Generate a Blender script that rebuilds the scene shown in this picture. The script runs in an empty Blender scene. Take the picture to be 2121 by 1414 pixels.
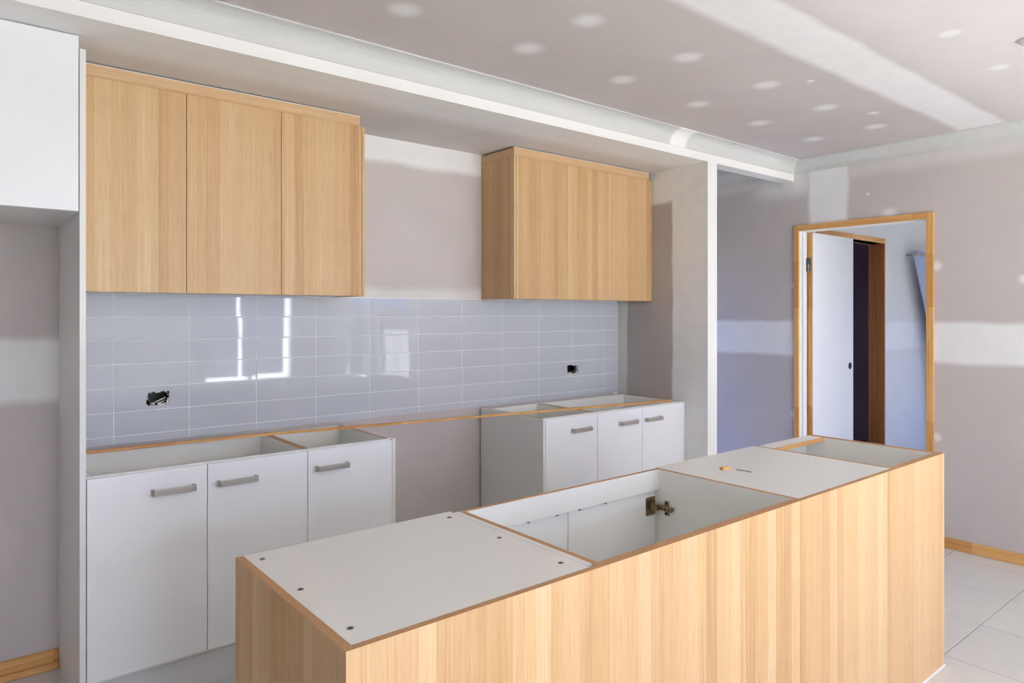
import bpy, math, random
from mathutils import Vector
R = math.radians
random.seed(7)
scene = bpy.context.scene
col = scene.collection

# ------------------------------------------------------------------ camera
CAM_H = 1.46
cam_data = bpy.data.cameras.new('camera')
cam_data.sensor_width = 36.0
cam_data.lens = 36.0 * 1434.06 / 2121.0
cam_data.shift_y = -58.0 / 2121.0
cam_data.clip_start = 0.02
cam = bpy.data.objects.new('camera', cam_data)
col.objects.link(cam)
cam.location = (0, 0, CAM_H)
cam.rotation_euler = (R(90), 0, -math.atan(1165.5 / 1434.06))
scene.camera = cam

# ------------------------------------------------------------------ world and daylight
world = bpy.data.worlds.new('sky')
scene.world = world
world.use_nodes = True
wt = world.node_tree
wb = wt.nodes['Background']
wc = wt.nodes.new('ShaderNodeTexCoord'); wx = wt.nodes.new('ShaderNodeSeparateXYZ'); wr = wt.nodes.new('ShaderNodeValToRGB')
wt.links.new(wc.outputs['Generated'], wx.inputs[0]); wt.links.new(wx.outputs['Z'], wr.inputs[0]); wt.links.new(wr.outputs[0], wb.inputs['Color'])
wr.color_ramp.elements[0].position = 0.0; wr.color_ramp.elements[0].color = (0.20, 0.19, 0.17, 1)      # ground outside
wr.color_ramp.elements[1].position = 0.02; wr.color_ramp.elements[1].color = (0.20, 0.36, 1.0, 1)      # clear blue sky
wb.inputs['Strength'].default_value = 3.6

def daylight(name, loc, rot, sx, sy, power, color):
    d = bpy.data.lights.new(name, 'AREA')
    d.shape = 'RECTANGLE'
    d.size, d.size_y = sx, sy
    d.energy = power
    d.color = color
    o = bpy.data.objects.new(name, d)
    col.objects.link(o)
    o.location = loc
    o.rotation_euler = rot
    return o

# main room: inferred and added glazing in the wall behind the camera and in the right wall behind the camera
DAY = (1.0, 0.995, 0.985)
daylight('daylight_rear_window', (3.62, -4.16, 1.30), (R(90), 0, 0), 1.45, 1.80, 95, DAY)
daylight('added_rear_door_light', (0.45, -4.16, 1.15), (R(90), 0, 0), 1.4, 2.1, 60, DAY)  # added fill for the left kitchen fronts, through invented doors
daylight('added_high_window_light', (2.9, -4.16, 2.20), (R(90), 0, 0), 3.2, 0.50, 30, DAY)  # added fill through an invented window, too high to mirror in the tiles
daylight('daylight_side_window', (5.6, -2.3, 0.75), (R(90), 0, R(90)), 2.2, 0.9, 20, DAY)
# sun from the right falls on the floor behind the camera
sun = bpy.data.lights.new('sun', 'SUN'); sun.energy = 108; sun.angle = R(0.6); sun.color = (1.0, 0.98, 0.95)
sun_o = bpy.data.objects.new('sun', sun); col.objects.link(sun_o)
sun_o.rotation_euler = (0, R(60), 0)
# sky light portals at the bedroom and passage glazing, side door added
for nm, loc, rot, sx, sy in (('sky_portal_bedroom', (7.45, -0.71, 1.00), (R(90), 0, 0), 1.9, 1.4),
                             ('sky_portal_passage', (4.35, 6.11, 1.3), (R(-90), 0, 0), 0.8, 1.6),
                             ('sky_portal_added_door', (3.84, 4.20, 1.05), (R(90), 0, R(-90)), 0.9, 2.0)):
    po = daylight(nm, loc, rot, sx, sy, 1, (1, 1, 1)); po.data.cycles.is_portal = True

scene.view_settings.view_transform = 'Standard'
scene.view_settings.look = 'None'
scene.view_settings.gamma = 1.0
scene.view_settings.use_curve_mapping = False
scene.view_settings.exposure = 0.72
scene.cycles.use_denoising = True
scene.cycles.adaptive_threshold = 0.03
scene.cycles.max_bounces = 8
scene.cycles.diffuse_bounces = 6

# ------------------------------------------------------------------ key dimensions (metres)
YW = 3.42        # kitchen back wall
XR = 4.83        # wall with the doorway
XRET = 3.77      # alcove return wall, kitchen side
XRET2 = 3.868    # its passage side
YB = 2.65        # front of the bulkhead beam
ZS = 2.433       # alcove soffit
ZF = 2.486       # bottom of cornice
ZC = 2.568       # ceiling
XL = -3.8        # far left wall
YR = -4.0        # rear wall
XN = -0.62       # left side of alcove
ZTOP = 0.88      # top of carcasses
YD = 2.83        # base door fronts
YU = 3.10        # upper door fronts

# ------------------------------------------------------------------ materials
def lin(c):
    out = []
    for v in c[:3]:
        v /= 255.0
        out.append(v / 12.92 if v <= 0.04045 else ((v + 0.055) / 1.055) ** 2.4)
    return (*out, 1.0)

class N:
    """small node-tree writer"""
    def __init__(s, name, rough=0.5, metal=0.0, spec=0.5):
        s.m = bpy.data.materials.new(name)
        s.m.use_nodes = True
        s.t = s.m.node_tree
        s.b = s.t.nodes['Principled BSDF']
        s.b.inputs['Roughness'].default_value = rough
        s.b.inputs['Metallic'].default_value = metal
        s.b.inputs['Specular IOR Level'].default_value = spec
        s._pos = None
    def link(s, a, b): s.t.links.new(a, b)
    def node(s, k): return s.t.nodes.new(k)
    def put(s, sock, v):
        if hasattr(v, 'is_output'): s.link(v, sock)
        elif v is not None: sock.default_value = v
    def pos(s):
        if s._pos is None:
            g = s.node('ShaderNodeNewGeometry')
            x = s.node('ShaderNodeSeparateXYZ')
            s.link(g.outputs['Position'], x.inputs[0])
            s._pos = (x.outputs[0], x.outputs[1], x.outputs[2], g.outputs['Position'])
        return s._pos
    def math(s, op, a, b=None, c=None):
        n = s.node('ShaderNodeMath'); n.operation = op
        for i, v in enumerate((a, b, c)):
            if v is not None: s.put(n.inputs[i], v)
        return n.outputs[0]
    def step(s, v, lo, hi, a=0.0, b=1.0):
        n = s.node('ShaderNodeMapRange'); n.interpolation_type = 'SMOOTHSTEP'
        s.put(n.inputs[0], v)
        for i, q in enumerate((lo, hi, a, b)): n.inputs[i + 1].default_value = q
        return n.outputs[0]
    def vec(s, x, y, z):
        n = s.node('ShaderNodeCombineXYZ')
        for i, v in enumerate((x, y, z)): s.put(n.inputs[i], v)
        return n.outputs[0]
    def noise(s, v, scale, detail=3, rough=0.5):
        n = s.node('ShaderNodeTexNoise')
        if v is not None: s.link(v, n.inputs['Vector'])
        n.inputs['Scale'].default_value = scale
        n.inputs['Detail'].default_value = detail
        n.inputs['Roughness'].default_value = rough
        return n.outputs[0]
    def vor1(s, w, scale):
        n = s.node('ShaderNodeTexVoronoi'); n.voronoi_dimensions = '1D'
        s.put(n.inputs['W'], w); n.inputs['Scale'].default_value = scale
        x = s.node('ShaderNodeSeparateColor'); s.link(n.outputs['Color'], x.inputs[0])
        return x.outputs[0]
    def mix(s, f, a, b):
        n = s.node('ShaderNodeMix'); n.data_type = 'RGBA'
        s.put(n.inputs[0], f); s.put(n.inputs[6], a); s.put(n.inputs[7], b)
        return n.outputs[2]
    def ramp(s, f, stops):
        n = s.node('ShaderNodeValToRGB'); e = n.color_ramp.elements
        while len(e) < len(stops): e.new(0.5)
        for q, (p, c) in zip(e, stops): q.position = p; q.color = c
        s.link(f, n.inputs[0]); return n.outputs[0]
    def bump(s, h, strength, dist=0.002):
        n = s.node('ShaderNodeBump'); n.inputs['Strength'].default_value = strength
        n.inputs['Distance'].default_value = dist
        s.link(h, n.inputs['Height']); s.link(n.outputs[0], s.b.inputs['Normal'])
    def color(s, c): s.put(s.b.inputs['Base Color'], c)

def plain(name, c, rough=0.5, metal=0.0, var=0.0, spec=0.5):
    n = N(name, rough, metal, spec)
    if var:
        f = n.noise(n.pos()[3], 7, 4)
        c0 = lin(c); c1 = tuple(v * (1 - var) for v in c0[:3]) + (1,)
        n.color(n.mix(f, c0, c1))
    else:
        n.color(lin(c))
    return n.m

PAPER = (203, 195, 193)      # plasterboard paper
SET = (238, 238, 238)        # setting compound

def plasterboard(name, zones=(), spots=(), paper=PAPER, wet=None):
    """zones: lists of (axis, lo, hi, soft) multiplied together; spots: (centre, radius, stretch)"""
    n = N(name, 0.75, 0, 0.25)
    x, y, z, p = n.pos()
    wob = n.math('MULTIPLY_ADD', n.noise(p, 3.5, 4), 0.044, -0.022)
    ax = [n.math('ADD', q, wob) for q in (x, y, z)]
    mask = None
    def add(v):
        nonlocal mask
        mask = v if mask is None else n.math('MAXIMUM', mask, v)
    for zone in zones:
        amount = 1.0
        v = None
        for it in zone:
            if it[0] == 'amount': amount = it[1]; continue
            a, lo, hi, soft = it
            q = n.math('MULTIPLY', n.step(ax[a], lo - soft, lo + soft), n.step(ax[a], hi - soft, hi + soft, 1, 0))
            v = q if v is None else n.math('MULTIPLY', v, q)
        if amount != 1.0: v = n.math('MULTIPLY', v, amount)
        add(v)
    for c, r in spots:
        d = n.node('ShaderNodeVectorMath'); d.operation = 'DISTANCE'
        n.link(p, d.inputs[0]); d.inputs[1].default_value = c
        dd = n.math('MULTIPLY_ADD', wob, 0.35, d.outputs['Value'])
        add(n.step(dd, r * 0.3, r * 1.4, 0.85, 0))
    f = n.noise(p, 2.2, 5, 0.55)
    base = n.mix(n.step(f, 0.3, 0.7), lin(paper), lin(tuple(v * 0.975 for v in paper)))
    if mask is not None:
        streak = n.step(n.noise(p, 9, 5), 0.2, 0.8, 0.86, 1.0)
        base = n.mix(n.math('MULTIPLY', mask, streak), base, lin(SET))
    n.color(base)
    n.bump(n.noise(p, 160, 2), 0.05, 0.001)
    return n.m

def oak(name, horizontal=False):
    n = N(name, 0.42, 0, 0.4)
    x, y, z, p = n.pos()
    u, v = n.math('ADD', x, y), z
    if horizontal: u, v = z, u
    wav = n.math('MULTIPLY_ADD', n.noise(n.vec(n.math('MULTIPLY', u, 6), n.math('MULTIPLY', v, 0.9), 0.0), 1, 2), 0.010, -0.005)
    stave = n.vor1(u, 21.0)
    tint = n.vor1(n.math('ADD', u, 7.3), 12.0)
    u2 = n.math('ADD', u, wav)
    grain = n.noise(n.vec(n.math('MULTIPLY', u2, 120), n.math('MULTIPLY', v, 1.7), n.math('MULTIPLY', stave, 31)), 1.0, 5, 0.62)
    fine = n.noise(n.vec(n.math('MULTIPLY', u2, 520), n.math('MULTIPLY', v, 9), 3.0), 1.0, 2, 0.5)
    cath = n.noise(n.vec(n.math('MULTIPLY', u2, 34), n.math('MULTIPLY', v, 1.1), n.math('MULTIPLY', stave, 57)), 1.0, 3, 0.7)
    f = n.math('ADD', n.math('MULTIPLY', stave, 0.34), n.math('ADD', n.math('MULTIPLY', grain, 0.40), n.math('MULTIPLY', cath, 0.26)))
    c = n.ramp(f, [(0.24, lin((176, 134, 88))), (0.40, lin((198, 160, 112))), (0.56, lin((208, 174, 128))), (0.74, lin((217, 190, 150)))])
    c = n.mix(n.math('MULTIPLY', tint, 0.4), c, lin((210, 174, 138)))
    c = n.mix(n.step(fine, 0.50, 0.78, 0, 0.5), c, lin((166, 122, 80)))
    c = n.mix(n.step(grain, 0.60, 0.72, 0, 0.4), c, lin((226, 202, 166)))
    n.color(c)
    n.bump(fine, 0.06, 0.0006)
    return n.m

def pine(name, axis):
    n = N(name, 0.5, 0, 0.35)
    pos = n.pos()
    v = pos[axis]
    o = [pos[i] for i in range(3) if i != axis]
    seg = n.vor1(v, 2.6)
    u = n.math('ADD', o[0], o[1])
    g = n.noise(n.vec(n.math('MULTIPLY', u, 95), n.math('MULTIPLY', v, 2.2), n.math('MULTIPLY', seg, 17)), 1, 4, 0.6)
    f = n.math('ADD', n.math('MULTIPLY', seg, 0.22), n.math('MULTIPLY', g, 0.78))
    n.color(n.ramp(f, [(0.25, lin((194, 136, 76))), (0.5, lin((217, 164, 100))), (0.75, lin((233, 190, 128)))]))
    return n.m

M = {}
M['oak'] = oak('oak_veneer')
M['oak_h'] = oak('oak_veneer_horizontal', True)
for a, k in enumerate('xyz'): M['pine_' + k] = pine('pine_' + k, a)
M['melamine'] = plain('white_melamine', (228, 228, 226), 0.38, var=0.02)
M['door_white'] = plain('white_door_front', (238, 239, 241), 0.30, var=0.015)
M['carcass'] = plain('carcass_white', (243, 243, 238), 0.45, var=0.02)
M['nickel'] = plain('brushed_nickel', (186, 180, 172), 0.42, 1.0, var=0.15)
M['steel'] = plain('zinc_steel', (150, 148, 145), 0.35, 1.0)
M['brass'] = plain('hinge_steel', (172, 150, 118), 0.28, 1.0, var=0.2)
M['dark'] = plain('dark_recess', (34, 32, 31), 0.7)
M['olive'] = plain('hinge_cup_olive', (104, 100, 72), 0.35, 0.6)  # dark olive centre of the hinge plate
M['black'] = plain('black_plastic', (16, 16, 17), 0.5)
M['cable'] = plain('cable_white', (205, 198, 192), 0.5)
M['cable_grey'] = plain('cable_grey', (110, 108, 106), 0.5)
M['setplaster'] = plain('setting_plaster', (240, 239, 236), 0.7, var=0.02, spec=0.25)
M['jamb_white'] = plain('white_primer', (232, 230, 226), 0.5, var=0.03)
M['grout'] = plain('white_grout', (242, 243, 244), 0.8)
M['caulk'] = plain('white_caulk', (240, 238, 236), 0.5)
M['frame_alu'] = plain('window_frame_white', (225, 225, 225), 0.4)

n = N('chipboard_edge', 0.8)
f = n.noise(n.pos()[3], 260, 3, 0.7)
n.color(n.ramp(f, [(0.25, lin((150, 106, 68))), (0.5, lin((184, 141, 100))), (0.75, lin((206, 170, 128)))]))
M['chip'] = n.m

n = N('wall_tile_glaze', 0.03, 0, 0.5)
f = n.noise(n.pos()[3], 1.7, 2)
n.color(n.mix(f, lin((192, 197, 205)), lin((200, 202, 210))))
n.bump(n.noise(n.pos()[3], 7, 2), 0.010, 0.004)
M['walltile'] = n.m

n = N('floor_tile_glaze', 0.28, 0, 0.45)
oi = n.node('ShaderNodeObjectInfo')
f = n.noise(n.pos()[3], 3.0, 5, 0.6)
c = n.mix(f, lin((208, 207, 204)), lin((219, 218, 215)))
c = n.mix(n.math('MULTIPLY', oi.outputs['Random'], 0.35), c, lin((206, 206, 204)))
n.color(c)
M['floortile'] = n.m
M['floorgrout'] = plain('floor_grout', (150, 148, 145), 0.9, var=0.1)
M['slab'] = plain('passage_floor', (196, 194, 190), 0.5, var=0.08)

# cornice: grey-white plaster with one brighter patched joint
n = N('cornice_plaster', 0.75, 0, 0.25)
x, y, z, p = n.pos()
j = n.math('MULTIPLY', n.step(x, 3.36, 3.40), n.step(x, 3.50, 3.56, 1, 0))
j = n.math('MULTIPLY', j, n.step(y, 2.3, 2.4))
f = n.noise(n.vec(n.math('MULTIPLY', x, 0.6), n.math('MULTIPLY', y, 4), n.math('MULTIPLY', z, 9)), 5, 4)
n.color(n.mix(j, n.mix(f, lin((202, 202, 200)), lin((214, 214, 212))), lin((240, 240, 238))))
M['cornice'] = n.m

# glazing
n = N('window_glass', 0.0)
tr = n.node('ShaderNodeBsdfTransparent'); gl = n.node('ShaderNodeBsdfGlossy'); mx = n.node('ShaderNodeMixShader')
gl.inputs['Roughness'].default_value = 0.02
tr.inputs['Color'].default_value = (0.95, 0.97, 0.97, 1)
mx.inputs[0].default_value = 0.06
n.link(tr.outputs[0], mx.inputs[1]); n.link(gl.outputs[0], mx.inputs[2])
n.link(mx.outputs[0], n.t.nodes['Material Output'].inputs['Surface'])
M['glass'] = n.m

# curtain cloth
n = N('curtain_cloth', 0.85, 0, 0.1)
f = n.noise(n.pos()[3], 300, 2)
n.color(n.mix(f, lin((196, 200, 224)), lin((182, 188, 216))))
M['curtain'] = n.m

# ------------------------------------------------------------------ mesh helpers
ORG = {}
class MB:
    def __init__(s): s.v = []; s.f = []; s.mi = []; s.sm = []
    def face(s, idx, mi=0, smooth=False): s.f.append(tuple(idx)); s.mi.append(mi); s.sm.append(smooth)
    def box(s, x0, x1, y0, y1, z0, z1, mi=0, top=None):
        x0, x1 = min(x0, x1), max(x0, x1); y0, y1 = min(y0, y1), max(y0, y1); z0, z1 = min(z0, z1), max(z0, z1)
        b = len(s.v)
        s.v += [(x0, y0, z0), (x1, y0, z0), (x1, y1, z0), (x0, y1, z0), (x0, y0, z1), (x1, y0, z1), (x1, y1, z1), (x0, y1, z1)]
        for k, q in enumerate(((0, 3, 2, 1), (4, 5, 6, 7), (0, 1, 5, 4), (1, 2, 6, 5), (2, 3, 7, 6), (3, 0, 4, 7))):
            s.face([b + i for i in q], top if (k == 1 and top is not None) else mi)
        return s
    def cyl(s, p0, p1, r, n=12, mi=0, r1=None, caps=True):
        p0, p1 = Vector(p0), Vector(p1); r1 = r if r1 is None else r1
        d = (p1 - p0).normalized()
        a = d.orthogonal().normalized(); c = d.cross(a)
        b = len(s.v)
        for p, rr in ((p0, r), (p1, r1)):
            for i in range(n):
                t = 2 * math.pi * i / n
                s.v.append(tuple(p + a * math.cos(t) * rr + c * math.sin(t) * rr))
        for i in range(n):
            j = (i + 1) % n
            s.face((b + i, b + j, b + n + j, b + n + i), mi, True)
        if caps:
            s.face([b + i for i in reversed(range(n))], mi)
            s.face([b + n + i for i in range(n)], mi)
        return s
    def tube(s, pts, r, n=8, mi=0):
        pts = [Vector(p) for p in pts]
        b = len(s.v); up = Vector((0.13, 0.31, 0.94))
        for i, p in enumerate(pts):
            d = (pts[min(i + 1, len(pts) - 1)] - pts[max(i - 1, 0)]).normalized()
            a = d.cross(up).normalized(); c = a.cross(d)
            for k in range(n):
                t = 2 * math.pi * k / n
                s.v.append(tuple(p + a * math.cos(t) * r + c * math.sin(t) * r))
        for i in range(len(pts) - 1):
            for k in range(n):
                j = (k + 1) % n
                s.face((b + i * n + k, b + i * n + j, b + (i + 1) * n + j, b + (i + 1) * n + k), mi, True)
        s.face([b + k for k in reversed(range(n))], mi)
        s.face([b + (len(pts) - 1) * n + k for k in range(n)], mi)
        return s
    def loft(s, rings, mi=0, closed=True, smooth=False, caps=True):
        b = len(s.v); n = len(rings[0])
        for r in rings: s.v += [tuple(p) for p in r]
        for i in range(len(rings) - 1):
            for k in range(n if closed else n - 1):
                j = (k + 1) % n
                s.face((b + i * n + k, b + i * n + j, b + (i + 1) * n + j, b + (i + 1) * n + k), mi, smooth)
        if caps and closed:
            s.face([b + k for k in reversed(range(n))], mi)
            s.face([b + (len(rings) - 1) * n + k for k in range(n)], mi)
        return s
    def build(s, name, mats, parent=None, bevel=0.0, fix=False):
        if not isinstance(mats, (list, tuple)): mats = [mats]
        o0 = Vector(ORG.get(parent.name, (0, 0, 0))) if parent else Vector((0, 0, 0))
        me = bpy.data.meshes.new(name)
        me.from_pydata([tuple(Vector(v) - o0) for v in s.v], [], s.f)
        for m in mats: me.materials.append(m)
        me.polygons.foreach_set('material_index', s.mi)
        me.polygons.foreach_set('use_smooth', s.sm)
        me.update()
        if fix:
            import bmesh
            bm = bmesh.new(); bm.from_mesh(me)
            bmesh.ops.recalc_face_normals(bm, faces=bm.faces)
            bm.to_mesh(me); bm.free()
        o = bpy.data.objects.new(name, me)
        col.objects.link(o)
        if parent: o.parent = parent
        ORG[o.name] = tuple(o0)
        if bevel:
            md = o.modifiers.new('edge', 'BEVEL'); md.width = bevel; md.segments = 2; md.limit_method = 'ANGLE'
        return o

def tag(o, label, cat, group=None):
    o['label'] = label; o['category'] = cat
    if group: o['group'] = group
    return o
def struct(o, label=None):
    o['kind'] = 'structure'
    if label: o['label'] = label
    return o
def thing(name, loc, label, cat, group=None):
    o = bpy.data.objects.new(name, None); col.objects.link(o)
    o.location = loc; o.empty_display_size = 0.1
    ORG[o.name] = tuple(loc)
    return tag(o, label, cat, group)
def part(name, parent, mats, *boxes, bevel=0.0, label=None):
    m = MB()
    for b in boxes: m.box(*b)
    o = m.build(name, mats, parent, bevel)
    if label: o['label'] = label
    return o

def slab(name, axis, a0, a1, ur, vr, holes, mats, mi_fn=None):
    """wall of thickness a0..a1 along axis with rectangular holes; only outer faces are made"""
    us = sorted({ur[0], ur[1], *[h[0] for h in holes], *[h[1] for h in holes]})
    vs = sorted({vr[0], vr[1], *[h[2] for h in holes], *[h[3] for h in holes]})
    us = [u for u in us if ur[0] <= u <= ur[1]]; vs = [v for v in vs if vr[0] <= v <= vr[1]]
    def full(i, j):
        if not (0 <= i < len(us) - 1 and 0 <= j < len(vs) - 1): return False
        cu, cv = (us[i] + us[i + 1]) / 2, (vs[j] + vs[j + 1]) / 2
        return not any(h[0] < cu < h[1] and h[2] < cv < h[3] for h in holes)
    def P(a, u, v): return {0: (a, u, v), 1: (u, a, v), 2: (u, v, a)}[axis]
    m = MB()
    def quad(*ps):
        b = len(m.v); m.v += ps; m.face((b, b + 1, b + 2, b + 3))
    for i in range(len(us) - 1):
        for j in range(len(vs) - 1):
            if not full(i, j): continue
            u0, u1, v0, v1 = us[i], us[i + 1], vs[j], vs[j + 1]
            quad(P(a0, u0, v0), P(a0, u0, v1), P(a0, u1, v1), P(a0, u1, v0))
            quad(P(a1, u0, v0), P(a1, u1, v0), P(a1, u1, v1), P(a1, u0, v1))
            if not full(i - 1, j): quad(P(a0, u0, v0), P(a1, u0, v0), P(a1, u0, v1), P(a0, u0, v1))
            if not full(i + 1, j): quad(P(a0, u1, v0), P(a0, u1, v1), P(a1, u1, v1), P(a1, u1, v0))
            if not full(i, j - 1): quad(P(a0, u0, v0), P(a0, u1, v0), P(a1, u1, v0), P(a1, u0, v0))
            if not full(i, j + 1): quad(P(a0, u0, v1), P(a1, u0, v1), P(a1, u1, v1), P(a0, u1, v1))
    o = m.build(name, mats)
    me = o.data
    import bmesh
    bm = bmesh.new(); bm.from_mesh(me)
    bmesh.ops.remove_doubles(bm, verts=bm.verts, dist=1e-5)
    bmesh.ops.recalc_face_normals(bm, faces=bm.faces)
    bm.to_mesh(me); bm.free()
    return struct(o)

# ------------------------------------------------------------------ room shell
SOCK_A = (0.679, 0.772, 1.050, 1.110)
SOCK_B = (3.255, 3.361, 1.051, 1.109)
DOOR = (1.754, 2.606, 2.062)             # clear opening y0, y1, head

m_back = plasterboard('plasterboard_back',
    zones=[[(2, 2.30, 3.0, 0.025), (0, 1.0, 2.62, 0.02)],
           [(2, 1.50, 1.60, 0.03), (0, 1.3, 2.7, 0.02), ('amount', 0.55)],
           [(2, 1.10, 1.353, 0.025), (0, -2.0, 0.45, 0.02)],
           [(0, 3.72, 3.9, 0.01), ('amount', 0.7)]],
    )
m_right = plasterboard('plasterboard_right',
    zones=[[(2, 1.152, 1.402, 0.022)],
           [(1, 2.255, 2.535, 0.022), (2, 2.05, 3.0, 0.02)],
           [(1, 2.53, 2.95, 0.09), (2, 2.33, 2.7, 0.06), ('amount', 0.75)],
           [(2, 2.40, 3.0, 0.04), ('amount', 0.35)]],
    spots=[((XR, 1.98, 2.11), 0.05), ((XR, 1.70, 1.76), 0.032), ((XR, 2.65, 1.67), 0.025), ((XR, 2.65, 0.72), 0.03),
           ((XR, 1.70, 0.68), 0.03), ((XR, 1.24, 1.66), 0.03), ((XR, 2.12, 2.27), 0.012)])
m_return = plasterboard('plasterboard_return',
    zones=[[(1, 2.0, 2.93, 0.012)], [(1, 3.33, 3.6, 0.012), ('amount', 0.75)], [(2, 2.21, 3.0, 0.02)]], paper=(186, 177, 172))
m_soffit = plasterboard('plasterboard_soffit', zones=[[(1, 2.0, 2.92, 0.10), ('amount', 1.0)]], paper=(216, 210, 207))
xs = (1.29, 1.88, 2.48, 3.08, 3.66, 4.262)
sp = [((x, y + random.uniform(-.02, .02), ZC), 0.062) for x in xs for y in (1.845, 2.222)] + \
     [((x, 1.035, ZC), 0.055) for x in (1.29, 1.88, 2.48, 3.075, 3.67, 4.27)] + [((3.19, 1.665, ZC), 0.02), ((3.97, 1.71, ZC), 0.03)]
m_ceil = plasterboard('plasterboard_ceiling',
    zones=[[(1, 1.305, 1.545, 0.03)], [(1, -6.0, 1.30, 0.25), ('amount', 0.35)]], spots=sp)
m_plain = plasterboard('plasterboard_plain', zones=[[(2, 1.152, 1.402, 0.022)]])
m_bed = plasterboard('plasterboard_bedroom', zones=[[(2, 1.13, 1.38, 0.02)]], paper=(230, 228, 226))

wall_back = slab('wall_back', 1, YW, YW + 0.1, (XN - 0.1, XRET2), (0, ZC), [SOCK_A, SOCK_B], m_back)
wall_right = slab('wall_right', 0, XR, XR + 0.1, (YR - 0.1, 6.1), (0, ZC),
                  [(DOOR[0] - .025, DOOR[1] + .025, 0, DOOR[2] + .025), (-3.3, -1.3, 0.45, 2.05)], m_right)
wall_return = slab('wall_return', 0, XRET, XRET2, (YB + .004, YW + .02), (0, ZS), [], m_return)
slab('wall_alcove_left', 0, XN - 0.1, XN, (YB, YW), (0, ZC), [], m_plain)
slab('wall_nib_left', 1, YB, YB + 0.1, (XL, XN - 0.1), (0, ZC), [], m_plain)
slab('wall_left', 0, XL - 0.1, XL, (YR - 0.1, YB + 0.1), (0, ZC), [], m_plain)
slab('wall_rear', 1, YR - 0.1, YR, (XL, XR), (0, ZC), [(2.9, 4.3, 0.39, 1.95), (-0.2, 1.1, 0.05, 2.2), (1.5, 4.4, 2.02, 2.42)], m_plain)
ceiling = slab('ceiling', 2, ZC, ZC + 0.1, (XL - .1, XR + .1), (YR - .1, YW + .1), [], m_ceil)
slab('ceiling_passage', 2, ZC, ZC + 0.1, (XRET2 - .1, XR + .1), (YW + .1, 6.1), [], m_ceil)
soffit = slab('ceiling_alcove_soffit', 2, ZS, ZC, (XN - .01, XRET + .01), (YB + .1, YW + .01), [], m_soffit)
# bulkhead beam with set white corner, running on over the passage opening
beam = struct(part('trim_bulkhead_beam', None, M['setplaster'], (XN - 0.1, XR, YB, YB + 0.1, ZS, ZC)), 'white set plaster bulkhead beam above the kitchen alcove')
beam_end = struct(part('trim_column_face', None, M['setplaster'], (XRET - .001, XRET2 + .001, YB, YB + 0.004, 0, ZS)), 'white set plaster end of the alcove wall')

# passage beside the kitchen
m_pass = plasterboard('plasterboard_passage', zones=[[(2, 1.152, 1.402, 0.022)]])
slab('wall_passage_left', 0, XRET2 - 0.02, XRET2, (YW + .02, 6.1), (0, ZC), [(3.75, 4.65, 0.05, 2.05)], m_pass)
slab('wall_passage_end', 1, 6.0, 6.1, (XRET2, XR), (0, ZC), [(3.95, 4.75, 0.5, 2.1)], m_pass)
struct(part('floor_passage', None, M['slab'], (XRET2, XR, YW, 6.1, -0.1, -0.002)))

# bedroom behind the doorway
m_bedceil = plain('bedroom_ceiling_white', (232, 231, 229), 0.8)
XB = 8.6; YBW = 2.70; YBR = -0.6
ROBE = (5.25, 6.48, 2.082)
slab('wall_bedroom_far', 1, YBW, YBW + 0.1, (XR + 0.1, XB), (0, ZC), [(ROBE[0], ROBE[1], 0, ROBE[2])], m_bed)
slab('wall_bedroom_side', 0, XB, XB + 0.1, (YBR - .1, YBW + .1), (0, ZC), [(.3, 1.4, 1.35, 1.95)], m_bed)
slab('wall_bedroom_rear', 1, YBR - 0.1, YBR, (XR + 0.1, XB), (0, ZC), [(6.5, 8.4, 0.3, 1.7)], m_bed)
slab('ceiling_bedroom', 2, ZC, ZC + 0.1, (XR + .1, XB + .1), (YBR - .1, YBW + .9), [], m_bedceil)
struct(part('floor_bedroom', None, plain('bedroom_bounce_grey', (176, 178, 184), 0.9, var=0.1), (XR, XB + .1, YBR - .1, YBW + .9, -0.1, -0.002)))  # unseen floor, its grey made up to tone the bounced light
m_robe = plain('robe_lining', (176, 160, 176), 0.85, var=0.05)
struct(part('wall_robe_back', None, m_robe, (XR + .1, 7.3, YBW + .78, YBW + .86, 0, ZC)))
struct(part('wall_robe_left', None, m_robe, (XR + .1, XR + .16, YBW + .1, YBW + .8, 0, ZC)))
struct(part('wall_robe_right', None, m_robe, (7.24, 7.3, YBW + .1, YBW + .8, 0, ZC)))
m_robetim = N('brown_robe_timber', 0.6, 0, 0.3)  # browner timber than the pine head
q = m_robetim
g = q.noise(q.vec(q.math('MULTIPLY', q.pos()[1], 60), q.math('MULTIPLY', q.pos()[0], 60), q.math('MULTIPLY', q.pos()[2], 2.0)), 1, 4)
q.color(q.ramp(g, [(0.3, lin((158, 98, 56))), (0.7, lin((186, 124, 76)))]))
robe = thing('trim_robe_frame', (ROBE[1], YBW, 0), 'x', 'x'); del robe['label']; del robe['category']
struct(robe, 'timber lined robe opening in the bedroom wall')
part('jamb', robe, m_robetim.m, (ROBE[1] - .02, ROBE[1] + .001, YBW - .006, YBW + .13, 0, ROBE[2]))
part('jamb', robe, m_robetim.m, (ROBE[0] - .001, ROBE[0] + .02, YBW - .006, YBW + .13, 0, ROBE[2]))
part('head', robe, M['pine_x'], (ROBE[0], ROBE[1] + .001, YBW - .008, YBW + .13, ROBE[2], ROBE[2] + .042))

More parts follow.
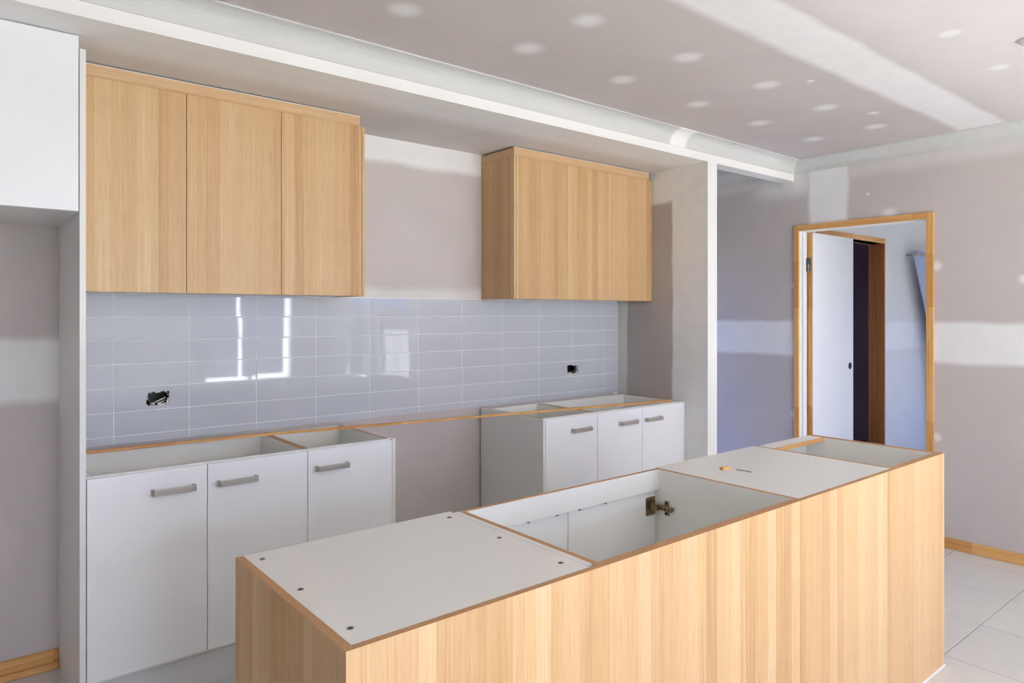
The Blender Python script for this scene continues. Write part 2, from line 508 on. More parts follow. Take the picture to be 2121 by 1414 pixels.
# floor slab and tiles
floor = struct(part('floor', None, M['floorgrout'], (XL - .1, XR + .1, YR - .1, YW + .1, -0.1, -0.0012)))
T = 0.4575; G = 0.0035
def tile_mesh(name, w, d, mat, t=0.010, ch=0.0012):
    m = MB()
    a = [(0, 0), (w, 0), (w, d), (0, d)]
    b = [(ch, ch), (w - ch, ch), (w - ch, d - ch), (ch, d - ch)]
    m.loft([[(x, y, -t) for x, y in a], [(x, y, -ch) for x, y in a], [(x, y, 0) for x, y in b]])
    me = bpy.data.meshes.new(name); me.from_pydata(m.v, [], m.f); me.materials.append(mat); me.update()
    return me
full = tile_mesh('floor_tile', T - G, T - G, M['floortile'])
nx0 = math.floor((XL - 3.300) / T); nx1 = math.ceil((XR - 3.300) / T)
ny0 = math.floor((YR - 1.135) / T); ny1 = math.ceil((YW - 1.135) / T)
for i in range(nx0, nx1):
    for j in range(ny0, ny1):
        x0, x1 = 3.300 + i * T + G / 2, 3.300 + (i + 1) * T - G / 2
        y0, y1 = 1.135 + j * T + G / 2, 1.135 + (j + 1) * T - G / 2
        if (y0 > YB and x1 < XN) or x1 < -2.3: continue
        cx0, cx1, cy0, cy1 = max(x0, XL), min(x1, XR), max(y0, YR), min(y1, YW)
        if cx1 - cx0 < .02 or cy1 - cy0 < .02: continue
        same = abs(cx1 - cx0 - T + G) < 1e-6 and abs(cy1 - cy0 - T + G) < 1e-6
        me = full if same else tile_mesh('floor_tile_cut', cx1 - cx0, cy1 - cy0, M['floortile'])
        o = bpy.data.objects.new('floor_tile', me); col.objects.link(o)
        o.location = (cx0, cy0, 0); o.parent = floor

# cornice along beam and along right wall, mitred
def cove():
    prof = [(0.0, -0.085), (0.006, -0.085), (0.006, -0.079)]
    for k in range(0, 9):
        t = k / 8 * math.pi / 2
        prof.append((0.006 + 0.078 * (1 - math.cos(t)), -0.079 + 0.072 * math.sin(t)))
    prof += [(0.090, -0.007), (0.090, 0.0), (0.0, 0.0)]
    return prof
PR = cove()
c1 = MB().loft([[(XL, YB - d, ZC + z) for d, z in PR], [(XR - d, YB - d, ZC + z) for d, z in PR]])
struct(c1.build('trim_cornice_beam', M['cornice'], fix=True), 'plaster cove cornice along the bulkhead beam')
c2 = MB().loft([[(XR - d, YB - d, ZC + z) for d, z in PR], [(XR - d, YR, ZC + z) for d, z in PR]])
struct(c2.build('trim_cornice_right', M['cornice'], fix=True), 'plaster cove cornice along the doorway wall')
c3 = MB().loft([[(XR - d, YB + .1, ZC + z) for d, z in PR], [(XR - d, 6.0, ZC + z) for d, z in PR]])
struct(c3.build('trim_cornice_passage', M['cornice'], fix=True), 'plaster cove cornice inside the passage')

# skirtings
def skirting(name, y0, y1):
    o = struct(part(name, None, M['pine_y'], (XR - .013, XR, y0, y1, 0, .066), bevel=.002), 'raw pine skirting at the foot of the doorway wall')
    return o
skirting('baseboard_right', YR, DOOR[0] - .04)
skirting('baseboard_right_passage', DOOR[1] + .04, 6.0)
sk = MB().box(XN, 0.352, YW - .013, YW, 0, .075)
sk = struct(sk.build('baseboard_niche', M['pine_x'], None, .002), 'raw pine skirting at the back of the fridge recess')
part('quad_bead', sk, M['pine_x'], (XN, 0.352, YW - .032, YW - .013, 0, .026), bevel=.005)

# ------------------------------------------------------------------ doorway to the bedroom
door = thing('door_1', (XR, DOOR[1], 0), 'x', 'x'); del door['label']; del door['category']
struct(door, 'doorway with pine architrave and a white door standing open into the bedroom')
a0, a1 = XR - .016, XR + .001
part('architrave', door, M['pine_z'], (a0, a1, DOOR[1], DOOR[1] + .037, 0, DOOR[2] + .041), bevel=.002)
part('architrave', door, M['pine_z'], (a0, a1, DOOR[0] - .042, DOOR[0], 0, DOOR[2] + .041), bevel=.002)
part('architrave', door, M['pine_y'], (a0, a1, DOOR[0], DOOR[1], DOOR[2], DOOR[2] + .041), bevel=.002)
jm = part('jamb', door, M['jamb_white'], (XR - .004, XR + .106, DOOR[1] - .002, DOOR[1] + .024, 0, DOOR[2] + .022), bevel=.001)
part('door_stop', jm, M['jamb_white'], (XR + .03, XR + .066, DOOR[1] - .014, DOOR[1], 0, DOOR[2]), bevel=.001)
part('jamb', door, M['jamb_white'], (XR - .004, XR + .106, DOOR[0] - .024, DOOR[0] + .002, 0, DOOR[2] + .022), bevel=.001)
part('jamb_head', door, M['jamb_white'], (XR - .004, XR + .106, DOOR[0], DOOR[1], DOOR[2] - .002, DOOR[2] + .022), bevel=.001)
# leaf opened about square into the bedroom
LX0, LX1, LY0, LY1 = XR + .120, 5.600, 2.571, 2.607
leafm = MB()
leafm.box(LX0 + .006, LX1, LY0, LY1, .012, DOOR[2] - .004)
leaf = leafm.build('door_leaf', plain('door_primer', (232, 231, 233), 0.5, var=0.02), door, .001)
part('hinge_edge', leaf, M['pine_z'], (LX0, LX0 + .0065, LY0, LY1, .012, DOOR[2] - .004))
hole = MB().cyl((5.545, LY0 - .0008, 1.045), (5.545, LY0 + .004, 1.045), .027, 20)
hole.build('latch_hole', M['dark'], leaf)
for zz in (1.82, .28):
    h = MB().cyl((LX0 - .007, LY1 - .008, zz - .05), (LX0 - .007, LY1 - .008, zz + .05), .0065, 12)
    h.box(LX0 - .002, LX0 + .0005, LY0 + .008, LY1 - .006, zz - .048, zz + .048)
    h.box(XR + .090, LX0 - .007, DOOR[1] - .0035, DOOR[1] - .001, zz - .048, zz + .048)
    h.build('hinge', M['steel'], door)

# ------------------------------------------------------------------ windows behind the camera, in bedroom and passage
def window(idx, axis, a, u0, u1, z0, z1, mull=1, label=''):
    root = thing('window_%d' % idx, (0, 0, 0), 'x', 'x'); del root['label']; del root['category']
    struct(root, label)
    f = MB(); w = .05
    def bx(ua, ub, za, zb, t=.04):
        if axis == 1: f.box(ua, ub, a - t, a + t, za, zb)
        else: f.box(a - t, a + t, ua, ub, za, zb)
    bx(u0, u0 + w, z0, z1); bx(u1 - w, u1, z0, z1); bx(u0 + w, u1 - w, z0, z0 + w); bx(u0 + w, u1 - w, z1 - w, z1)
    for k in range(mull):
        c = u0 + (u1 - u0) * (k + 1) / (mull + 1); bx(c - .03, c + .03, z0 + w, z1 - w, .03)
    f.build('window_frame', M['frame_alu'], root)
    for k in range(mull + 1):
        ua = u0 + (u1 - u0) * k / (mull + 1); ub = u0 + (u1 - u0) * (k + 1) / (mull + 1)
        g = MB()
        if axis == 1: g.box(ua + .03, ub - .03, a - .003, a + .003, z0 + w, z1 - w)
        else: g.box(a - .003, a + .003, ua + .03, ub - .03, z0 + w, z1 - w)
        g.build('pane', M['glass'], root)
window(1, 1, YR - .05, 2.9, 4.3, .39, 1.95, 1, 'tall white framed window behind the viewer')
window(2, 1, YR - .05, -0.2, 1.1, .05, 2.2, 1, 'added white framed glazed doors, unseen behind the viewer')  # invented doors, kept to light the left fronts
window(3, 0, XR + .05, -3.3, -1.3, .45, 2.05, 1, 'white framed window in the doorway wall')
window(4, 1, YBR - .05, 6.5, 8.4, .3, 1.7, 1, 'white framed bedroom window')
window(6, 1, YR - .05, 1.5, 4.4, 2.02, 2.42, 2, 'added long high-level window, unseen behind the viewer')  # invented opening that adds light without a tile reflection
window(7, 0, XRET2 - .01, 3.75, 4.65, .05, 2.05, 0, 'added white framed glazed door, unseen in the side passage')  # invented door, added to brighten the passage wall
window(8, 0, XB + .05, .3, 1.4, 1.35, 1.95, 0, 'added small white framed bedroom side window, unseen')  # invented opening, lets sun bounce off the bedroom floor
window(5, 1, 6.05, 3.95, 4.75, .5, 2.1, 0, 'white framed window at the end of the passage')

n = N('sheer_blind', 0.9)
tr = n.node('ShaderNodeBsdfTransparent'); tl = n.node('ShaderNodeBsdfTranslucent'); df = n.node('ShaderNodeBsdfDiffuse')
tl.inputs['Color'].default_value = (0.30, 0.33, 0.42, 1); df.inputs['Color'].default_value = (0.7, 0.72, 0.8, 1)
m1 = n.node('ShaderNodeMixShader'); m1.inputs[0].default_value = 0.5
m2 = n.node('ShaderNodeMixShader'); m2.inputs[0].default_value = 0.03
n.link(tl.outputs[0], m1.inputs[1]); n.link(df.outputs[0], m1.inputs[2])
n.link(m1.outputs[0], m2.inputs[1]); n.link(tr.outputs[0], m2.inputs[2])
n.link(m2.outputs[0], n.t.nodes['Material Output'].inputs['Surface'])
for bx0, bx1, lb in ((2.86, 3.40, 'narrow sheer roller blind mirrored in the wall tiles'), (3.46, 4.12, 'wide sheer roller blind mirrored in the wall tiles')):
    bl = thing('roller_blind', ((bx0 + bx1) / 2, YR + .03, .5), lb, 'blind', 'roller blinds on the rear window')
    part('blind_cloth', bl, n.m, (bx0, bx1, YR + .028, YR + .030, .530, 1.97))
    MB().cyl((bx0, YR + .029, 1.975), (bx1, YR + .029, 1.975), .02, 14).build('roller', M['frame_alu'], bl)
    part('bottom_bar', bl, M['frame_alu'], (bx0, bx1, YR + .022, YR + .036, .526, .538))

# ------------------------------------------------------------------ splashback: grout bed and tiles on the back wall
ROWS = [1.545, 1.443, 1.341, 1.239, 1.136, 1.031, 0.927, 0.893]
COLS = [0.375] + [0.552 + 0.3063 * k for k in range(11)] + [XRET - .008]
TF = YW - .0105
gb = MB()
gx = [COLS[0], SOCK_A[0], SOCK_A[1], SOCK_B[0], SOCK_B[1], COLS[-1]]
for (x0, x1) in ((gx[0], gx[1]), (gx[2], gx[3]), (gx[4], gx[5])): gb.box(x0, x1, TF + .0016, YW + .001, ROWS[-1], ROWS[0] + .002)
for s_ in (SOCK_A, SOCK_B):
    gb.box(s_[0], s_[1], TF + .0016, YW + .001, ROWS[-1], s_[2]); gb.box(s_[0], s_[1], TF + .0016, YW + .001, s_[3], ROWS[0] + .002)
gb.build('grout_bed', M['grout'], wall_back)
g2 = .0016
def wall_tile_mesh(w, h, cut=None):
    """tile lying in local x (width) and z (height), glazed face at y=0 towards -y; cut = local rect removed"""
    m = MB(); ch = .0012; t = .009
    def block(x0, x1, z0, z1, el=1, er=1, eb=1, et=1):
        a = [(x0, z0), (x1, z0), (x1, z1), (x0, z1)]
        b = [(x0 + ch * el, z0 + ch * eb), (x1 - ch * er, z0 + ch * eb), (x1 - ch * er, z1 - ch * et), (x0 + ch * el, z1 - ch * et)]
        m.loft([[(x, t, z) for x, z in a], [(x, ch, z) for x, z in a], [(x, 0, z) for x, z in b]])
    if cut is None: block(0, w, 0, h)
    else:
        x0, x1, z0, z1 = cut
        x0, x1 = max(x0, 0), min(x1, w)
        block(0, w, 0, z0, et=0); block(0, w, z1, h, eb=0)
        if x0 > .002: block(0, x0, z0, z1, er=0, eb=0, et=0)
        if x1 < w - .002: block(x1, w, z0, z1, el=0, eb=0, et=0)
    me = bpy.data.meshes.new('wall_tile'); me.from_pydata(m.v, [], m.f); me.materials.append(M['walltile']); me.update()
    return me
cache = {}
for r in range(7):
    z1, z0 = ROWS[r] - g2, ROWS[r + 1] + g2
    for c in range(12):
        x0, x1 = COLS[c] + g2, COLS[c + 1] - g2
        cut = None
        for s_ in (SOCK_A, SOCK_B):
            if x0 < s_[1] and x1 > s_[0] and z0 < s_[2] and z1 > s_[3]:
                cut = (s_[0] - x0, s_[1] - x0, s_[2] - z0, s_[3] - z0)
        key = (round(x1 - x0, 4), round(z1 - z0, 4), cut)
        if key not in cache: cache[key] = wall_tile_mesh(x1 - x0, z1 - z0, cut)
        o = bpy.data.objects.new('wall_tile', cache[key]); col.objects.link(o)
        o.location = (x0, TF, z0); o.parent = wall_back
        o.rotation_euler = (R(random.uniform(-.11, .11)), 0, R(random.uniform(-.09, .09)))

# open power-point holes with black boxes and cable ends
for k, s_ in enumerate((SOCK_A, SOCK_B)):
    x0, x1, z0, z1 = s_
    m = MB(); d = .07
    m.box(x0 - .004, x1 + .004, YW + d, YW + d + .004, z0 - .004, z1 + .004)
    m.box(x0 - .004, x0, YW + .004, YW + d, z0 - .004, z1 + .004); m.box(x1, x1 + .004, YW + .004, YW + d, z0 - .004, z1 + .004)
    m.box(x0, x1, YW + .004, YW + d, z0 - .004, z0); m.box(x0, x1, YW + .004, YW + d, z1, z1 + .004)
    m.build('power_point_box', M['black'], wall_back)
    # ragged torn plasterboard rim
    rim = MB(); rnd = random.Random(k + 3)
    for e in range(26):
        side = e % 4; t = rnd.random(); q = rnd.uniform(.003, .010); w = rnd.uniform(.003, .008)
        yy0, yy1 = YW - .004, YW + .006
        if side == 0: rim.box(x0 + t * (x1 - x0) - w, x0 + t * (x1 - x0) + w, yy0, yy1, z0 - .001, z0 + q)
        if side == 1: rim.box(x0 + t * (x1 - x0) - w, x0 + t * (x1 - x0) + w, yy0, yy1, z1 - q * .7, z1 + .001)
        if side == 2: rim.box(x0 - .001, x0 + q * .7, yy0, yy1, z0 + t * (z1 - z0) - w, z0 + t * (z1 - z0) + w)
        if side == 3: rim.box(x1 - q, x1 + .001, yy0, yy1, z0 + t * (z1 - z0) - w, z0 + t * (z1 - z0) + w)
    rim.build('torn_plaster_edge', M['setplaster'], wall_back)
m = MB()
m.tube([(.706, YW + .060, 1.056), (.710, YW + .01, 1.058), (.733, YW + .003, 1.069), (.762, YW + .02, 1.079), (.768, YW + .06, 1.082)], .0035)
m.tube([(.722, YW + .060, 1.054), (.730, YW + .012, 1.055), (.750, YW + .005, 1.063), (.767, YW + .03, 1.070)], .003)
c = m.build('power_cable', M['cable']); tag(c, 'white twin power cable end in the left wall socket hole', 'cable')
m = MB()
m.tube([(.690, YW + .055, 1.105), (.690, YW + .015, 1.09), (.693, YW + .012, 1.07), (.690, YW + .05, 1.055)], .0055)
c = m.build('power_cable', M['cable_grey']); tag(c, 'grey power cable looped inside the left wall socket hole', 'cable')
m = MB()
m.tube([(3.338, YW + .06, 1.104), (3.340, YW + .004, 1.102), (3.337, YW - .002, 1.085), (3.341, YW + .004, 1.066), (3.325, YW + .02, 1.058), (3.31, YW + .06, 1.056)], .0045)
c = m.build('power_cable', M['cable_grey']); tag(c, 'grey power cable end in the right wall socket hole', 'cable')

# ------------------------------------------------------------------ cabinet builders
def handle(parent, xc, z, yf, w=.152):
    """square-section bow handle standing off a door whose front is at yf"""
    x0, x1 = xc - w / 2, xc + w / 2
    m = MB()
    hh = .0108
    pts = [(x0, 0), (x0, -.024), (x0 + .006, -.030), (x1 - .006, -.030), (x1, -.024), (x1, 0), (x1 - .009, 0), (x1 - .009, -.020), (x1 - .013, -.0225), (x0 + .013, -.0225), (x0 + .009, -.020), (x0 + .009, 0)]
    m.loft([[(px, yf + py, z - hh) for px, py in pts], [(px, yf + py, z + hh) for px, py in pts]], caps=False)
    b = len(m.v) - 24
    for o_, rev in ((b, True), (b + 12, False)):
        for a_ in ((0, 1, 10, 11), (1, 2, 9, 10), (2, 3, 8, 9), (3, 4, 7, 8), (4, 5, 6, 7)):
            idx = [o_ + i for i in a_]
            m.face(idx[::-1] if rev else idx)
    o = m.build('handle', M['nickel'], parent, .0012, fix=True)
    o['label'] = 'brushed nickel bow handle'
    return o

def base_unit(label, x0, x1, doors, end_panel=None, kick=True):
    """open-topped floor unit; doors: (x0, x1, handle centre)"""
    root = thing('base_cabinet', ((x0 + x1) / 2, (YD + 3.36) / 2, 0), label, 'cabinet', 'base cabinets under the tiles')
    cf, cb, t = YD + .020, 3.366, .016
    sides = M['carcass']
    part('side_panel', root, [sides, M['chip'] if x0 > .4 else sides], (x0, x0 + t, cf + .016, cb - .016, .14, ZTOP, 0, 1))
    part('side_panel', root, [sides, M['chip']], (x1 - t, x1, cf + .016, cb - .016, .14, ZTOP, 0, 1))
    part('back_panel', root, [sides, M['melamine']], (x0, x1, cb - .016, cb, .14, ZTOP, 0, 1))
    part('bottom_panel', root, sides, (x0 + t, x1 - t, cf, cb - .016, .14, .156))
    part('front_rail', root, [M['melamine'], M['melamine']], (x0, x1, cf, cf + .016, ZTOP - .09, ZTOP, 0, 1))
    for d0, d1, hx in doors:
        d = part('door', root, M['door_white'], (d0, d1, YD, YD + .018, .155, ZTOP - .005), bevel=.0012)
        handle(d, hx, .797, YD)
    if end_panel:
        part('end_panel', root, M['melamine'], (end_panel[0], end_panel[1], YD + .001, 3.405, .0, ZTOP), bevel=.001)
    k0, k1 = x0, x1
    part('kickboard', root, plain('kickboard_white', (214, 215, 216), 0.4), (k0, k1, YD + .052, YD + .066, 0, .150))
    return root

base_unit('white two-door base cabinet beside the tall white panel', .374, 1.182,
          [(.3755, .776, .655), (.779, 1.1805, .890)])
base_unit('white single-door base cabinet with an end panel at the oven gap', 1.182, 1.588,
          [(1.1835, 1.5865, 1.290)], (1.5885, 1.605))
base_unit('white single-door base cabinet whose side faces the oven gap', 2.538, 2.946,
          [(2.5395, 2.9445, 2.808)], (2.521, 2.5378))
base_unit('white two-door base cabinet against the alcove return wall', 2.946, 3.769,
          [(2.9475, 3.344, 3.210), (3.347, 3.7675, 3.444)])

# timber batten lying across the open base cabinets
pts = [(.376, 3.325), (.80, 3.318), (1.19, 3.290), (1.656, 3.214), (2.285, 3.112), (3.00, 2.998), (3.70, 2.888)]
rings = []
for i, (x, y) in enumerate(pts):
    a = Vector(pts[max(i - 1, 0)]); b = Vector(pts[min(i + 1, len(pts) - 1)])
    d = (b - a).normalized(); nn = Vector((-d.y, d.x)) * .011
    rings.append([(x - nn.x, y - nn.y, ZTOP), (x + nn.x, y + nn.y, ZTOP), (x + nn.x, y + nn.y, ZTOP + .012), (x - nn.x, y - nn.y, ZTOP + .012)])
b = MB().loft(rings).build('timber_batten', M['pine_x'], None, .001, fix=True)
tag(b, 'long thin pine batten lying across the open base cabinets', 'batten')

# tall panel and over-fridge cabinet
p_ = part('tall_end_panel', None, plain('tall_panel_white', (226, 226, 224), 0.4, var=.02), (.353, .3725, YD, YW - .001, 0, 2.386), bevel=.001)
tag(p_, 'tall white end panel between the fridge recess and the kitchen run', 'panel')
of = thing('overhead_cabinet', (-.12, 3.1, 1.817), 'plain white overhead cabinet above the empty fridge recess', 'cabinet')
part('cabinet_body', of, M['melamine'], (-.60, .3525, YD + .020, YW - .001, 1.819, ZS - .002))
part('door', of, M['door_white'], (-.598, -.126, YD, YD + .0195, 1.817, ZS - .004), bevel=.0015)
part('door', of, M['door_white'], (-.124, .3505, YD, YD + .0195, 1.817, ZS - .004), bevel=.0015)

# ------------------------------------------------------------------ oak wall cabinets
def wall_unit(label, x0, x1, doors, ends, pel, side_pel=False):
    root = thing('wall_cabinet', ((x0 + x1) / 2, (YU + YW) / 2, 1.545), label, 'cabinet', 'oak wall cabinets')
    zb, zt, zp = 1.545, 2.375, 2.424
    part('cabinet_body', root, M['melamine'], (x0 + .016, x1 - .016, YU + .020, YW - .001, zb + .003, zt))
    for e0, e1 in ends:
        part('end_panel', root, M['oak'], (e0, e1, YU + .001, YW - .001, zb, zt), bevel=.0008)
    for d0, d1 in doors:
        part('door', root, M['oak'], (d0, d1, YU, YU + .018, zb, zt), bevel=.001)
    pl = part('pelmet', root, M['oak_h'], (pel[0], pel[1], YU + .003, YU + .021, zt + .001, zp), bevel=.001)
    part('scribe_edge', pl, M['caulk'], (pel[0], pel[1], YU + .0035, YU + .0205, zp, zp + .003))
    if side_pel:
        part('pelmet_return', root, M['oak_h'], (pel[0], pel[0] + .018, YU + .021, YW - .001, zt + .001, zp), bevel=.001)
    part('top_panel', root, M['melamine'], (x0 + .016, x1 - .016, YU + .021, YW - .001, zt, zt + .01))
    return root
wall_unit('oak three-door wall cabinet beside the tall white panel', .374, 1.586,
          [(.376, .7675), (.770, 1.1695), (1.172, 1.5695)], [(.374, .376), (1.572, 1.586)], (.374, 1.563))
wall_unit('oak three-door wall cabinet with its bare side facing the gap', 2.536, 3.767,
          [(2.5535, 2.958), (2.9605, 3.363), (3.3655, 3.752)], [(2.536, 2.552), (3.754, 3.767)], (2.537, 3.735), True)

# ------------------------------------------------------------------ island
IX0, IX1, IY0, IY1 = .527, 3.206, 1.099, 1.690
U = [.545, 1.158, 2.066, 2.735, 3.188]
t = .016
fp = thing('island_cladding', ((IX0 + IX1) / 2, IY0 + .009, 0), 'long oak front panel cladding the island', 'panel', 'oak island panels')
part('oak_board', fp, [M['oak'], M['chip']], (IX0, IX1, IY0, IY0 + .0165, .003, ZTOP + .001, 0, 1))
part('sealant_bead', fp, M['caulk'], (IX0, IX1, IY0 - .004, IY0 + .002, 0, .006))
ep = part('island_cladding', None, [M['oak'], M['chip']], (IX0, U[0], IY0 + .0165, IY1 - .002, 0, ZTOP + .001, 0, 1))
tag(ep, 'short oak end panel of the island below the screwed white top', 'panel', 'oak island panels')
ep = part('island_cladding', None, [M['oak'], M['chip']], (U[4] + .0005, IX1, IY0 + .0165, IY1 - .012, 0, ZTOP + .001, 0, 1))
tag(ep, 'oak end panel closing the island on the doorway side', 'panel', 'oak island panels')

def screw(parent, x, y, z, name='screw'):
    m = MB()
    n_ = 14
    def ring(r, h): return [(x + r * math.cos(2 * math.pi * k / n_), y + r * math.sin(2 * math.pi * k / n_), z + h) for k in range(n_)]
    m.loft([ring(.0068, -.004), ring(.0068, .0006), ring(.0052, .0012), ring(.0030, .0010), ring(.0020, -.0015)], smooth=True)
    m.box(x - .0040, x + .0040, y - .0007, y + .0007, z + .0008, z + .0013, 1)
    m.box(x - .0007, x + .0007, y - .0040, y + .0040, z + .0008, z + .0013, 1)
    o = m.build(name, [M['steel'], M['dark']], parent)
    return o

def island_unit(label, x0, x1, lid=None, rear_doors=()):
    root = thing('island_cabinet', ((x0 + x1) / 2, 1.39, 0), label, 'cabinet', 'white island cabinets')
    yf, yb = IY0 + .017, 1.674
    zt = ZTOP - (.0 if lid is None else .016)
    part('side_panel', root, [M['carcass'], M['chip']], (x0, x0 + t, yf + .012, yb - .0165, .14, zt, 0, 1))
    part('side_panel', root, [M['carcass'], M['chip']], (x1 - t, x1, yf + .012, yb - .0165, .14, zt, 0, 1))
    part('front_panel', root, [M['carcass'], M['chip']], (x0, x1, yf, yf + .012, .14, zt, 0, 1))
    part('bottom_panel', root, M['carcass'], (x0 + t, x1 - t, yf + .012, yb - .0165, .14, .156))
    part('kickboard', root, M['melamine'], (x0, x1, yb - .06, yb - .045, 0, .14))
    for d0, d1 in rear_doors:
        part('door', root, M['door_white'], (d0, d1, yb + .001, yb + .017, .155, ZTOP - .020))
    return root, yf, yb

# 1: lidded unit with screws
u1, yf, yb = island_unit('white-topped island cabinet with six screws in its lid', U[0], U[1] - .001, lid=1, rear_doors=((U[0], U[1] - .003),))
lid = part('lid', u1, [M['melamine'], M['melamine']], (U[0] + .0005, U[1] - .020, IY0 + .0175, IY1, ZTOP - .016, ZTOP + .0005), bevel=.0006)
for sx in (.573, 1.103):
    for sy in (1.177, 1.409, 1.639): screw(lid, sx, sy, ZTOP + .0005)
part('side_capping', u1, [M['melamine'], M['melamine']], (U[1] - .018, U[1] - .001, yf + .012, yb - .002, ZTOP - .016, ZTOP, 0, 1))

# 2: open sink unit
u2, yf, yb = island_unit('open-topped island cabinet showing a door hinge inside', U[1], U[2], rear_doors=((U[1] + .001, 1.601), (1.604, U[2] - .001)))
part('top_rail', u2, [M['melamine'], M['chip']], (U[1] + t, U[2] - t, yb - .016, yb, ZTOP - .076, ZTOP, 0, 1))
for e0, e1 in ((U[1], U[1] + t), (U[2] - t, U[2])): part('rear_stile', u2, [M['carcass'], M['chip']], (e0, e1, yb - .016, yb, .14, ZTOP, 0, 1))
for sx in (1.423, 1.547, 1.649, 1.777):
    MB().cyl((sx, yb - .006, ZTOP - .0765), (sx, yb - .006, ZTOP - .083), .005, 10).build('rail_screw', M['steel'], u2)  # small screws along the rail underside
# concealed hinge: cup in door, arm and mounting plate on side panel
hz = .744; hx = U[2] - t; dy = yb + .001
h = MB()
rr = [(hx - .052, -.030), (hx - .046, -.034), (hx - .004, -.034), (hx - .001, -.030), (hx - .001, .030), (hx - .004, .034), (hx - .046, .034), (hx - .052, .030)]
h.loft([[(x, dy - .0025, hz + z) for x, z in rr], [(x, dy + .002, hz + z) for x, z in rr]])
hb = h.build('hinge', M['brass'], u2, .0006, fix=True); hb['label'] = 'steel concealed door hinge'
m = MB().cyl((hx - .026, dy - .0032, hz), (hx - .026, dy - .001, hz), .0175, 20)
m.build('hinge_cup', M['olive'], hb)
m = MB()
m.box(hx - .034, hx - .018, dy - .020, dy - .003, hz - .012, hz + .012)
m.box(hx - .030, hx - .012, dy - .034, dy - .014, hz - .009, hz + .009)
m.box(hx - .018, hx - .006, dy - .088, dy - .024, hz - .0085, hz + .0085)
m.build('hinge_arm', M['brass'], hb, .001)
m = MB()
m.box(hx - .007, hx + .0005, dy - .090, dy - .028, hz - .007, hz + .007)
m.box(hx - .006, hx + .0005, dy - .068, dy - .050, hz - .026, hz + .026)
m.build('mounting_plate', M['brass'], hb, .0012)
m = MB()
for (yy, zz) in ((dy - .045, hz), (dy - .062, hz), (dy - .079, hz)): m.cyl((hx - .0182, yy, zz), (hx - .0205, yy, zz), .0034, 10)
for zz in (-.019, .019): m.cyl((hx - .006, dy - .059, hz + zz), (hx - .008, dy - .059, hz + zz), .0045, 10)
m.build('hinge_screw', M['dark'], hb)

# 3: covered unit
u3, yf, yb = island_unit('white-covered island cabinet with a timber chip lying on it', U[2] + .0005, U[3], lid=1, rear_doors=((U[2] + .003, U[3] - .002),))
part('lid', u3, [M['melamine'], M['melamine']], (U[2] + .002, U[3] - .003, IY0 + .0175, IY1 - .004, ZTOP - .016, ZTOP + .0005), bevel=.0006)
for sx, sy in ((2.12, 1.18), (2.68, 1.17), (2.12, 1.64), (2.68, 1.64)):
    MB().cyl((sx, sy, ZTOP - .002), (sx, sy, ZTOP + .0012), .0065, 14).build('screw_cap', M['setplaster'], u3)
# 4: open end unit with flat rail
u4, yf, yb = island_unit('open-topped end island cabinet with one flat top rail', U[3] + .0005, U[4], rear_doors=((U[3] + .003, U[4] - .002),))
rl = part('top_rail', u4, [M['melamine'], M['melamine']], (U[3] + t, U[4] - t, 1.598, yb, ZTOP - .016, ZTOP, 0, 1))
part('rail_edge', rl, M['pine_x'], (U[3] + t, U[4] - t, 1.590, 1.598, ZTOP - .016, ZTOP + .0005))
for e0, e1 in ((U[3] + .0005, U[3] + t), (U[4] - t, U[4])): part('rear_stile', u4, [M['carcass'], M['chip']], (e0, e1, yb - .0165, yb, .14, ZTOP, 0, 1))
part('shelf', u4, M['carcass'], (U[3] + t + .001, U[4] - t - .001, yf + .03, yb - .06, .50, .516))

# timber chip left on the covered unit
m = MB()
m.loft([[(2.216, 1.490, ZTOP + .0008), (2.222, 1.512, ZTOP + .0008), (2.225, 1.508, ZTOP + .010), (2.219, 1.494, ZTOP + .008)],
        [(2.258, 1.486, ZTOP + .0008), (2.262, 1.503, ZTOP + .0008), (2.262, 1.500, ZTOP + .008), (2.258, 1.490, ZTOP + .010)]])
o = m.build('wood_offcut', M['pine_y'], None, fix=True); tag(o, 'small pale timber offcut on the covered island cabinet', 'offcut')
m = MB().tube([(2.262, 1.466, ZTOP + .0020), (2.267, 1.437, ZTOP + .0022), (2.270, 1.408, ZTOP + .0020)], .0016, 6)
o = m.build('wood_splinter', plain('splinter_brown', (120, 98, 84), .7)); tag(o, 'thin dark splinter beside the pale timber offcut', 'splinter')

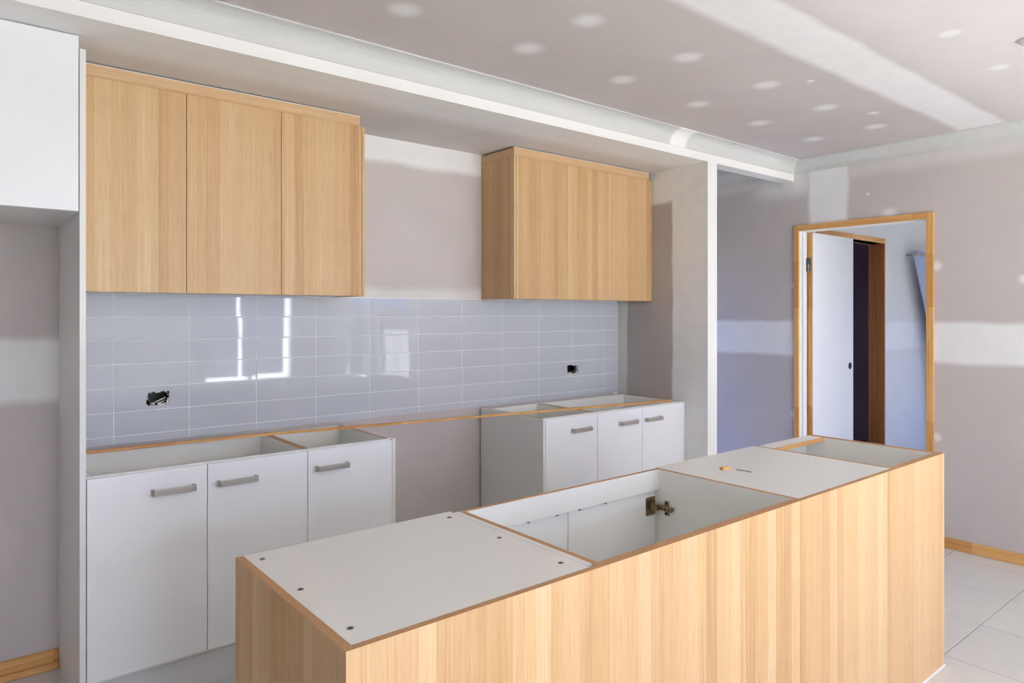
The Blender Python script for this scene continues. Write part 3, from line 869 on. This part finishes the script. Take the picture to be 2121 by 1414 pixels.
# ------------------------------------------------------------------ bedroom curtain
rod = MB().cyl((6.86, 2.60, 2.004), (8.3, 2.60, 2.004), .010, 12)
rod = rod.build('curtain_rod', M['nickel']); tag(rod, 'thin metal curtain rod along the bedroom wall', 'curtain rod')
for xx in (6.95, 8.2):
    MB().cyl((xx, 2.60, 2.004), (xx, YBW + .001, 2.004), .007, 10).build('rod_bracket', M['nickel'], rod)
ct = thing('curtain', (7.1, 2.6, 0), 'pale blue curtain swept aside on the bedroom curtain rod', 'curtain')
cl = MB(); NU, NV = 60, 26
def cpt(u, v):
    # u across, v from top (0) to bottom (1): gathered and pulled towards the right
    top = 6.87 + u * .19
    low = 7.38 + u * .12
    k = min(1, v / .62); k = k * (1.15 - .15 * k)
    x = top + (low - top) * min(1, k) + (max(0, v - .62) * .15)
    y = 2.60 + .022 * math.sin(u * 9 * math.pi) * (1 - .5 * k) - .02 * k
    return (x, y, 2.035 - v * 1.9)
for j in range(NV + 1):
    for i in range(NU + 1): cl.v.append(cpt(i / NU, j / NV))
for j in range(NV):
    for i in range(NU):
        a = j * (NU + 1) + i
        cl.face((a, a + NU + 1, a + NU + 2, a + 1), 0, True)
o = cl.build('curtain_cloth', M['curtain'], ct)
md = o.modifiers.new('thick', 'SOLIDIFY'); md.thickness = .003
for u_ in (.11, .33, .56, .78):
    q = cpt(u_, .018)
    MB().cyl((q[0], q[1] - .016, 2.004), (q[0], q[1] + .016, 2.004), .019, 14).build('eyelet_ring', M['nickel'], ct)
cl = MB()
for j in range(NV + 1):
    for i in range(NU + 1):
        u_, v = i / NU, j / NV
        x = 7.10 + u_ * .32 + .42 * min(1, v / .6) * (1 - u_ * .3)
        cl.v.append((x, 2.60 + .024 * math.sin(u_ * 8 * math.pi), 2.035 - v * 1.9))
for j in range(NV):
    for i in range(NU):
        a = j * (NU + 1) + i
        cl.face((a, a + NU + 1, a + NU + 2, a + 1), 0, True)
o = cl.build('curtain_cloth', M['curtain'], ct)
md = o.modifiers.new('thick', 'SOLIDIFY'); md.thickness = .003

# small pendant fitting on the ceiling at the edge of view
FX, FY = 3.382, 0.853
cr = thing('ceiling_rose', (FX, FY, ZC), 'small white ceiling rose with a dark cable entry', 'light fitting')
m = MB(); n_ = 20
m.loft([[(FX + r * math.cos(2 * math.pi * k / n_), FY + r * math.sin(2 * math.pi * k / n_), ZC - h) for k in range(n_)] for r, h in ((.034, -.001), (.034, .010), (.026, .020), (.012, .024))], smooth=True)
m.build('rose_cover', M['caulk'], cr, fix=True)
MB().cyl((FX, FY, ZC - .022), (FX, FY, ZC - .050), .006, 12).build('cable_stub', M['black'], cr)
